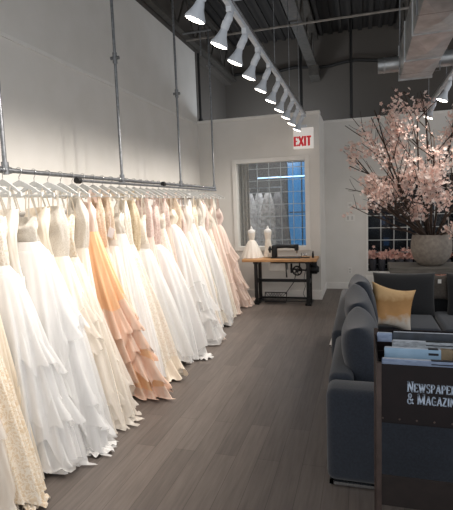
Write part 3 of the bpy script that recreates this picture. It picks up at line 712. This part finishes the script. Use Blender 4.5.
t = thing('sewing_machine', 'black vintage sewing machine standing on the wooden sewing table', 'sewing machine', (-1.27, 7.72, .785))
bm = new(); box(bm, -1.5, -1.0, 7.62, 7.8, .785, .8, .004); obj('bed_plate', bm, IRON, t)
bm = new()
box(bm, -1.49, -1.4, 7.66, 7.76, .795, 1.0, .02, 3)
tube(bm, [(-1.46, 7.71, .965), (-1.38, 7.71, .985), (-1.25, 7.71, .985), (-1.12, 7.71, .98), (-1.06, 7.71, .965)], [.045, .038, .032, .034, .038], 12)
box(bm, -1.1, -1.035, 7.67, 7.75, .91, 1.015, .012, 3)
obj('body', bm, IRON, t, smooth=True, sharp=45)
bm = new(); tube(bm, [(-1.07, 7.71, .92), (-1.065, 7.71, .86)], [.02, .012], 8); tube(bm, [(-1.065, 7.71, .86), (-1.065, 7.71, .8)], .004, 6); box(bm, -1.08, -1.05, 7.69, 7.73, .803, .812); obj('needle_bar', bm, CHROME, t)
bm = new(); M = Matrix.Translation((-1.5, 7.71, .93)) @ Matrix.Rotation(-PI/2, 4, 'Y'); lathe(bm, [(.015, -.02), (.015, .01), (.055, .012), (.058, .02), (.055, .034), (.02, .036), (.02, .05)], n=20, M=M); obj('hand_wheel', bm, IRON, t, smooth=True, sharp=40)
bm = new(); tube(bm, [(-1.2, 7.71, 1.0), (-1.2, 7.71, 1.045)], .004, 6); tube(bm, [(-1.25, 7.71, 1.005), (-1.25, 7.71, 1.03)], .011, 8); obj('spool_pin', bm, CHROME, t)
t = thing('bobbin_winder', 'small metal bobbin winder clamped on the right end of the sewing table', 'bobbin winder', (-.9, 7.7, .785))
bm = new(); tube(bm, [(-.99, 7.7, .785), (-.99, 7.7, .87)], .006, 6); box(bm, -1.0, -.85, 7.68, 7.72, .785, .8, .003); obj('bracket', bm, IRON, t)
bm = new(); M = Matrix.Translation((-.95, 7.7, .84)) @ Matrix.Rotation(PI/2, 4, 'Y'); lathe(bm, [(.03, 0), (.03, .008), (.012, .01), (.012, .04), (.03, .042), (.03, .05)], n=14, M=M); obj('spool', bm, CHROME, t, smooth=True, sharp=40)
bm = new(); tube(bm, [(-.8, 7.72, .78), (-.8, 7.72, .86), (-.795, 7.72, .9)], [.02, .014, .006], 8); tag(obj('oil_can', bm, IRON, smooth=True), 'small dark pointed oiler standing at the right end of the sewing table', 'oiler')

def dress_form(x, y, label, wide):
    t = thing('miniature_dress_form', label, 'dress form', (x, y, .785), 'miniature dress forms on the sewing table')
    z0 = .785
    bm = new(); lathe(bm, [(.045, z0), (.045, z0+.01), (.008, z0+.02), (.008, 1.05)], c=(x, y, 0), n=16); obj('stand', bm, IRON, t)
    bm = new(); lathe(bm, [(.045, 1.04), (.04, 1.08), (.038, 1.1), (.05, 1.15), (.062, 1.2), (.06, 1.225), (.066, 1.25), (.05, 1.268), (.022, 1.28), (.02, 1.3), (.024, 1.305), (.012, 1.315), (.01, 1.33)], c=(x, y, 0), n=20)
    for v in bm.verts: v.co.y = y+(v.co.y-y)*.7
    obj('torso', bm, F['white'], t, smooth=True)
    bm = new()
    def sk(u, v):
        th = 2*PI*u
        if wide: r = .04+.15*v**.7*(1+.1*math.sin(13*th)*v)
        else: r = .045+.015*math.sin(v*4)+.06*max(0, v-.55)**1.0*1.9*(1+.1*math.sin(11*th))
        return Vector((x+r*math.cos(th), y+r*.8*math.sin(th), 1.1+(z0+.006-1.1)*v))
    sheet(bm, sk, 80, 12); obj('skirt', bm, F['ivorylace'] if not wide else F['ivory'], t, smooth=True)
    bm = new()
    def bo(u, v):
        th = 2*PI*u; r = .065-.02*v+.003; z = 1.225-.125*v
        return Vector((x+r*math.cos(th), y+r*.74*math.sin(th), z+(.012*math.cos(2*th) if v < .01 else 0)))
    sheet(bm, bo, 40, 6); obj('bodice', bm, F['ivorylace'], t, smooth=True)
dress_form(-1.85, 7.76, 'miniature dress form in a full ivory skirt on the left of the sewing table', True)
dress_form(-1.58, 7.84, 'miniature dress form in a slim white gown next to the sewing machine', False)

# ------------------------------------------------------------------ console table, planter and tree
CONW = mat('weathered_grey_wood', '#6e6a64', .7, kind='noise', col2='#57534e', scale=5, stretch=(1, 8, 8))
t = thing('console_table', 'grey wooden console table with black legs behind the sofa', 'table', (1.3, 6.8, 0))
bm = new(); box(bm, .35, 2.4, 6.5, 7.1, .705, .79, .006); obj('tabletop', bm, CONW, t)
for x in (.5, 2.25):
    bm = new(); box(bm, x-.05, x+.05, 6.56, 6.62, 0, .705, .003); box(bm, x-.05, x+.05, 6.98, 7.04, 0, .705, .003); box(bm, x-.05, x+.05, 6.56, 7.04, 0, .03); obj('leg', bm, BLACKM, t)
POT = mat('stone_planter', '#8d857c', .8, kind='noise', col2='#7a726a', scale=22, bump=.1)
px, py = .9, 6.8
t = thing('blossom_tree', 'tall pink blossom tree in a round stone planter on the console table', 'potted tree', (px, py, .79))
bm = new(); lathe(bm, [(.13, .79), (.18, .82), (.235, .9), (.262, 1.0), (.262, 1.1), (.245, 1.19), (.238, 1.215), (.222, 1.215), (.225, 1.15), (.22, 1.12)], c=(px, py, 0), n=40)
pot = obj('planter', bm, POT, t, smooth=True, sharp=40)
bm = new(); lathe(bm, [(.222, 1.15), (.12, 1.165), (.01, 1.17)], c=(px, py, 0), n=24); obj('soil', bm, mat('dark_soil', '#2a221c', .95, kind='noise', col2='#1c1612', scale=40), pot)
BARK = mat('brown_bark', '#4a3a31', .85, kind='noise', col2='#33271f', scale=25)
R = random.Random(11)
bm = new(); tips = []
def grow(p, d, ln, r, lvl):
    pts = [p]; rr = [r]; q = p.copy(); dd = d.copy(); nseg = 5
    for i in range(nseg):
        dd = (dd + Vector((R.uniform(-.22, .22), R.uniform(-.22, .22), R.uniform(-.1, .16)))*(.8 if lvl else .5)).normalized()
        q = q + dd*ln/nseg; pts.append(q.copy()); rr.append(r*(1-.55*(i+1)/nseg))
        if q.z > 3.02 or q.x < -.17 or (q.x < .3 and q.z > 2.8): break
        if lvl >= 1 or i > 2: tips.append((q.copy(), lvl))
        if lvl < 2 and i >= 1:
            for _ in range(2):
                if R.random() < (.6 if lvl == 0 else .3):
                    s = dd + Vector((R.uniform(-1, 1), R.uniform(-1, 1), R.uniform(-.35, .55)))*.95
                    grow(q, s.normalized(), ln*R.uniform(.42, .62), r*.5, lvl+1)
    tube(bm, pts, rr, 6)
for a, tilt, ln in ((180, .55, 1.35), (150, .3, 1.6), (215, .75, 1.1), (20, .35, 1.55), (-40, .6, 1.3), (90, .4, 1.3), (265, .35, 1.35), (195, .12, 1.75), (60, .2, 1.7), (170, .95, .95), (330, .9, 1.0), (200, 1.25, .75), (168, .7, 1.5), (185, .5, 1.75), (285, 1.3, .55), (225, 1.1, .9), (235, 1.05, .7), (255, .85, .75), (205, .9, .8)):
    a = math.radians(a); dv = Vector((math.sin(tilt)*math.cos(a), math.sin(tilt)*math.sin(a)*.7, math.cos(tilt))).normalized()
    grow(Vector((px+.05*math.cos(a), py+.05*math.sin(a), 1.15)), dv, ln, .017, 0)
obj('branches', bm, BARK, t, smooth=True)
BLM = [mat('pale_pink_petals', '#ecd2c8', .7, kind='noise', col2='#dcb7ab', scale=30, transl=.2), mat('white_pink_petals', '#efe2dc', .7, kind='noise', col2='#e4cdc3', scale=30, transl=.2)]
def flower(bm, c, s, R):
    ax = Vector((R.uniform(-1, 1), R.uniform(-1, .6), R.uniform(-.6, 1))).normalized(); u = ax.orthogonal().normalized(); w = ax.cross(u)
    ph = R.random()*6
    for k in range(5):
        a = ph+2*PI*k/5; d1 = (u*math.cos(a)+w*math.sin(a)); d2 = (u*math.cos(a+.55)+w*math.sin(a+.55)); d3 = (u*math.cos(a-.55)+w*math.sin(a-.55))
        vs = [bm.verts.new(c), bm.verts.new(c+d3*s*.7+ax*s*.28), bm.verts.new(c+d1*s+ax*s*.42), bm.verts.new(c+d2*s*.7+ax*s*.28)]
        bm.faces.new(vs)
bms = [new(), new()]; cnt = 0
R.shuffle(tips)
cand = [p for p, l in tips if p.z > 1.28 and -.25 < p.x and (p - Vector((px, py, p.z))).length < 1.3 and p.z < 2.98 - .25*max(0, p.x-1.1) and not (p.x < .2 and p.z > 2.75)]
from mathutils import noise
for p in cand:
    if R.random() < .05 or noise.noise(p*3.1) < .03: continue
    if p.x < .58 and p.z < 1.8 and R.random() < .8: continue
    if min((p-Vector((.95, yy, 2.88))).length for yy in (4.9, 6.15, 7.35)) < .3: continue
    for _ in range(R.randint(7, 13)):
        c = p+Vector((R.gauss(0, .05), R.gauss(0, .05), R.gauss(0, .05)))
        flower(bms[R.random() < .45], c, R.uniform(.02, .034), R)
for b_, m_ in zip(bms, BLM): obj('blossoms', b_, m_, t)['kind'] = 'stuff'

# flower pots on the deep window sill and low planter
VASE = mat('dark_grey_vase', '#3a3a40', .5, kind='noise', col2='#2d2d32', scale=12)
PINK = mat('coral_pink_petals', '#ecc9be', .7, kind='noise', col2='#dfb0a3', scale=24)
def bloom(bm, x, y, z, r, n):
    for _ in range(n): flower(bm, Vector((x+R.gauss(0, r), y+R.gauss(0, r*.5), z+abs(R.gauss(0, .06)))), R.uniform(.03, .05), R)
for k in range(9):
    x = .185+.163*k; y = YR+.07
    t = thing('flower_vase', 'dark grey vase of pink flowers on the gridded window sill, %s' % ['first from the left', 'second from the left', 'third from the left', 'fourth from the left', 'fifth from the left', 'sixth from the left', 'seventh from the left', 'eighth from the left', 'last at the right'][k], 'vase', (x, y, vz0), 'pink flower vases on the window sill')
    bm = new(); lathe(bm, [(.05, vz0), (.062, vz0+.02), (.072, vz0+.2), (.07, vz0+.225), (.062, vz0+.225), (.06, vz0+.15)], c=(x, y, 0), n=16); obj('vase', bm, VASE, t, smooth=True, sharp=40)
    bm = new(); bloom(bm, x, y, vz0+.25, .04, 60); obj('flowers', bm, PINK, t)
t = thing('low_planter', 'low dark planter box with pink flowers on the floor behind the console table', 'planter', (1.3, 8.7, 0))
bm = new(); box(bm, .82, 1.9, 8.58, 8.8, 0, .29, .008); obj('planter_box', bm, VASE, t)
bm = new()
for k in range(26): bloom(bm, .86+.04*k, 8.69, .3, .04, 12)
obj('flowers', bm, PINK, t)['kind'] = 'stuff'

# ------------------------------------------------------------------ sofa
LIN = mat('slate_linen', '#272e39', .95, kind='noise', col2='#202630', scale=90, bump=.12, sheen=.25)
LIN2 = mat('charcoal_linen', '#202225', .95, kind='noise', col2='#1b1c1f', scale=90, bump=.12, sheen=.2)
t = thing('sectional_sofa', 'slate blue L shaped sectional sofa with loose back cushions', 'sofa', (.3, 4, 0))
bm = new(); box(bm, -.2, .72, 2.87, 3.78, .06, .3, .02, 3); obj('base', bm, LIN, t, smooth=True, sharp=40)
bm = new(); box(bm, -.24, .72, 3.8, 5.75, .06, .3, .02, 3); box(bm, .7, 2.3, 4.75, 5.75, .06, .3, .02, 3); obj('base', bm, LIN, t, smooth=True, sharp=40)
bm = new(); box(bm, -.215, .74, 2.65, 2.87, .03, .6, .05, 4); obj('armrest', bm, LIN, t, smooth=True, sharp=60)
bm = new(); box(bm, -.215, -.06, 2.86, 3.78, .06, .62, .05, 4); obj('backrest', bm, LIN, t, smooth=True, sharp=60)
bm = new(); box(bm, -.255, -.08, 3.79, 5.75, .06, .64, .05, 4); obj('backrest', bm, LIN, t, smooth=True, sharp=60)
bm = new(); box(bm, -.1, 2.3, 5.58, 5.75, .06, .64, .05, 4); obj('backrest', bm, LIN2, t, smooth=True, sharp=60)
for a in ((-.07, .74, 2.89, 3.77), (-.07, .74, 3.8, 4.72), (-.07, .74, 4.75, 5.57), (.76, 1.5, 4.75, 5.57), (1.52, 2.28, 4.75, 5.57)):
    bm = new(); box(bm, a[0], a[1], a[2], a[3], .29, .43, .045, 4); obj('seat_cushion', bm, LIN, t, smooth=True, sharp=60)
def cm(x, y, z, lean=0, rz=PI/2, roll=0): return Matrix.Translation((x, y, z)) @ Matrix.Rotation(rz, 4, 'Z') @ Matrix.Rotation(lean, 4, 'X') @ Matrix.Rotation(roll, 4, 'Y')
for i, (y, x, z, w, h, lean, roll, th) in enumerate(((3.3, .0, .645, .74, .5, -.2, .03, .25), (4.08, -.01, .67, .72, .5, -.25, -.05, .23), (4.82, -.0, .68, .7, .5, -.22, .05, .23))):
    bm = new(); puff(bm, w, h, th, cm(x, y, z, lean, PI/2+.03*i, roll), n=16, rnd=i+1.3); o = obj('back_cushion', bm, LIN, t, smooth=True)
for i, x in enumerate((.44, 1.21, 1.9)):
    bm = new(); puff(bm, .66, .5, .2, cm(x, 5.45, .63, -.15, 0), n=16, pinch=.05, flat=.3, rnd=i+.4); o = obj('back_cushion', bm, LIN2, t, smooth=True)
bm = new(); puff(bm, .22, .3, .08, cm(.825, 5.56, .7, 0, 0), n=10); obj('corner_cushion', bm, mat('taupe_weave', '#5f5852', .9, kind='noise', col2='#504a45', scale=60), t, smooth=True)
bm = new(); box(bm, .8, .835, 5.5, 5.503, .755, .8); obj('fabric_tag', bm, TRIMM, t)
bm = new(); box(bm, -.2, .73, 2.66, 2.685, .012, .03); box(bm, -.2, -.175, 2.66, 5.7, .012, .03); box(bm, -.2, 2.2, 5.7, 5.72, .012, .03); obj('metal_plinth', bm, CHROME, t)
for x, y in ((-.15, 2.72), (.66, 2.72), (-.15, 3.75), (-.15, 5.65), (2.2, 5.65), (2.2, 4.82), (.66, 4.7)):
    bm = new(); box(bm, x-.03, x+.03, y-.03, y+.03, 0, .06, .004); obj('foot', bm, BLACKM, t)
# ombre pillow
mo = bpy.data.materials.new('gold_to_cream_hide'); mo.use_nodes = True
nt = mo.node_tree; N = nt.nodes; b = N['Principled BSDF']; tc = N.new('ShaderNodeTexCoord'); sp = N.new('ShaderNodeSeparateXYZ'); rp = N.new('ShaderNodeValToRGB')
nz = N.new('ShaderNodeTexNoise'); nz.inputs['Scale'].default_value = 14; nz.inputs['Detail'].default_value = 5
ad = N.new('ShaderNodeMath'); ad.operation = 'MULTIPLY_ADD'; ad.inputs[1].default_value = .35
nt.links.new(tc.outputs['Generated'], sp.inputs[0]); nt.links.new(tc.outputs['Object'], nz.inputs['Vector']); nt.links.new(nz.outputs['Fac'], ad.inputs[0]); nt.links.new(sp.outputs['Z'], ad.inputs[2])
nt.links.new(ad.outputs[0], rp.inputs['Fac']); nt.links.new(rp.outputs[0], b.inputs['Base Color']); b.inputs['Roughness'].default_value = .7
e = rp.color_ramp.elements; e[0].position = .42; e[0].color = rgb('#c9c0b4'); e[1].position = .58; e[1].color = rgb('#b98a54')
x = e.new(.8); x.color = rgb('#a07745'); x = e.new(1.05 if False else .98); x.color = rgb('#c3a173')
bm = new(); puff(bm, .45, .45, .16, Matrix.Translation((.27, 4.72, .64)) @ Matrix.Rotation(.35, 4, 'Z') @ Matrix.Rotation(-.3, 4, 'X') @ Matrix.Rotation(.24, 4, 'Y'), n=16, pinch=.2, flat=.45, rnd=2.1)
tag(obj('throw_pillow', bm, mo, smooth=True), 'gold and cream throw pillow propped in the sofa corner', 'pillow')
bm = new()
def wc(u, v): return Vector((-.37+.1*u+.02*math.sin(9*v), 5.35+.16*v, .01+.1*math.sin(PI*u)*(.6+.4*math.sin(PI*v))+.008*math.sin(17*u+5*v)))
sheet(bm, wc, 12, 12, closed=False)
tag(obj('white_cloth', bm, F['white'], smooth=True), 'small crumpled white cloth on the floor beside the sofa back', 'cloth')

# ------------------------------------------------------------------ newspaper rack
RK = mat('dark_brown_rack_steel', '#170f11', .6, .0, kind='noise', col2='#120c0e', spec=.25, scale=16)
RKE = mat('worn_rack_edge', '#4a3d38', .5, .3, kind='noise', col2='#3a2f2b', scale=18)
rx0, rx1, ry0, ry1 = .055, .49, 1.9, 2.36
t = thing('newspaper_rack', 'dark brown metal rack lettered for newspapers and magazines in front of the sofa', 'magazine rack', (.27, 2.1, 0))
bm = new(); box(bm, rx0, rx1, ry0, ry0+.006, .795, 1.04, .002); fp = obj('front_panel', bm, RK, t)
bm = new()
h = .037
write(bm, 'NEWSPAPERS', .169, .932, ry0-.0012, .043, wt=.135, cond=.83, gap=.08, small=(0,), dep=.001)
write(bm, '& MAGAZINES', .168, .882, ry0-.0012, .043, wt=.135, cond=.83, gap=.08, small=(0, 2), dep=.001)
obj('lettering', bm, mat('pale_blue_lettering', '#aab7c8', .6, kind='noise', col2='#93a1b3', scale=60), fp)
for y, z1 in ((2.02, 1.018), (2.14, 1.02), (2.26, 1.025), (ry1-.006, 1.062)):
    bm = new(); box(bm, rx0+.004, rx1-.004, y, y+.005, .8, z1, .001); obj('divider', bm, RK, t)
for x in (rx0, rx1-.005):
    bm = new(); box(bm, x, x+.005, ry0+.006, ry1, .795, 1.035, .001); obj('side_panel', bm, RK, t)
bm = new(); box(bm, rx0, rx1, ry0+.006, ry1, .79, .797); obj('pocket_floor', bm, RK, t)
for x in (rx0-.004, rx1-.016):
    for y in (ry0-.004, ry1-.016):
        bm = new(); box(bm, x, x+.02, y, y+.02, 0, 1.045 if y < 2 else 1.065, .002); obj('leg', bm, RKE, t)
bm = new(); box(bm, rx0, rx1, ry0, ry0+.006, .43, .565, .002); obj('lower_panel', bm, mat('lower_panel_brown', '#241d1b', .6, .0, kind='noise', col2='#1d1716', spec=.3, scale=16), t)
bm = new(); box(bm, rx0, rx1, ry1-.006, ry1, .2, .26, .002); obj('lower_rail', bm, RK, t)
for k in range(7):
    bm = new(); M = Matrix.Translation((rx0+.02+.065*k, ry0-.001, .812)) @ Matrix.Rotation(PI/2, 4, 'X'); lathe(bm, [(.005, -.002), (.004, .001), (.002, .002)], n=10, M=M)
    obj('rivet', bm, RKE, fp)
PAPER = {'a': mat('bluish_newsprint', '#9fb0cc', .7, kind='noise', col2='#8797b6', scale=26, stretch=(1, 1, 3)), 'b': mat('sky_blue_cover', '#9dbcd6', .45, kind='noise', col2='#87a9c6', scale=8),
 'c': mat('white_newsprint', '#bcc3cb', .7, kind='noise', col2='#8e949c', scale=40, stretch=(1, 1, 4)), 'd': mat('dark_blue_cover', '#37414e', .4, kind='noise', col2='#252c36', scale=16), 'w': mat('paper_edge', '#c7ccd4', .7, kind='noise', col2='#b4bac4', scale=60)}
def paper(name, label, cat, x0, x1, y, z0, z1, m, th=.022, tilt=.0, extras=()):
    t = thing(name, label, cat, ((x0+x1)/2, y, z0))
    M = Matrix.Translation(((x0+x1)/2, y, z0)) @ Matrix.Rotation(-.12, 4, 'X') @ Matrix.Rotation(tilt, 4, 'Y')
    w = (x1-x0)/2; hh = z1-z0
    bm = new(); box(bm, -w, w, -th/2, th/2, 0, hh, .004, 3, M=M); obj('cover', bm, m, t, smooth=True, sharp=40)
    bm = new()
    for k in range(4): box(bm, -w+.004, w-.002, -th/2+.003+k*(th-.006)/4, -th/2+.0055+k*(th-.006)/4, .01, hh+.0012+.0004*k, M=M)
    obj('pages', bm, PAPER['w'], t)
    for nm, mm, a, b, c, d in extras:
        bm = new(); box(bm, a, b, -th/2-.0008, -th/2, c, d, M=M); obj(nm, bm, mm, t)
        bm = new(); box(bm, a, b, -th/2, th/2, hh-.001, hh+.0028, M=M); obj(nm, bm, mm, t)
TAN = mat('tan_photo_panel', '#8f7f66', .5, kind='noise', col2='#7b6c55', scale=20); HAIR = mat('brown_photo_patch', '#4a2f2a', .5, kind='noise', col2='#38221f', scale=20); INK = mat('black_ink', '#1d222c', .5, kind='noise', col2='#161a22', scale=20)
paper('newspaper', 'folded pale blue newspaper in the front pocket of the rack', 'newspaper', .075, .46, 1.965, .8, 1.036, PAPER['a'], extras=(('fold_line', INK, .0, .19, .22, .224),))
paper('magazine', 'sky blue magazine with a tan picture in the second pocket of the rack', 'magazine', .09, .44, 2.075, .8, 1.05, PAPER['b'], .03, extras=(('tan_picture', TAN, .055, .12, .17, .25), ('brown_patch', HAIR, .1, .125, .18, .24), ('ink_mark', INK, .005, .045, .225, .235)))
paper('newspaper', 'whitish newspaper in the third pocket of the rack', 'newspaper', .13, .46, 2.195, .8, 1.048, PAPER['c'], extras=(('print_block', INK, -.02, .1, .23, .234),))
paper('magazine', 'dark blue covered magazine in the rearmost pocket of the rack', 'magazine', .14, .47, 2.31, .8, 1.056, PAPER['d'], .018)
paper('newspaper', 'thin pale newspaper edge at the left of the rearmost pocket', 'newspaper', .066, .137, 2.31, .8, 1.05, PAPER['a'], .012)

# ------------------------------------------------------------------ light, world, camera
w = bpy.data.worlds.new('World'); S.world = w; w.use_nodes = True
w.node_tree.nodes['Background'].inputs[0].default_value = (.97, .98, 1.0, 1); w.node_tree.nodes['Background'].inputs[1].default_value = .85
cam = bpy.data.cameras.new('Camera'); co = bpy.data.objects.new('Camera', cam); COL.objects.link(co); S.camera = co
yaw, pitch, roll, f = .290286, .106565, -.037201, 458.99
fw = Vector((-math.sin(yaw)*math.cos(pitch), math.cos(yaw)*math.cos(pitch), -math.sin(pitch))); r = Vector((math.cos(yaw), math.sin(yaw), 0)); u = r.cross(fw)
r2 = r*math.cos(roll)+u*math.sin(roll); u2 = -r*math.sin(roll)+u*math.cos(roll)
M = Matrix((r2, u2, -fw)).transposed().to_4x4(); M.translation = Vector((0, 0, 1.7)); co.matrix_world = M
cam.sensor_fit = 'VERTICAL'; cam.sensor_height = 24; cam.lens = 24*f/510; cam.clip_start = .05
S.view_settings.view_transform = 'Standard'; S.view_settings.look = 'None'; S.view_settings.gamma = 1; S.view_settings.exposure = .08
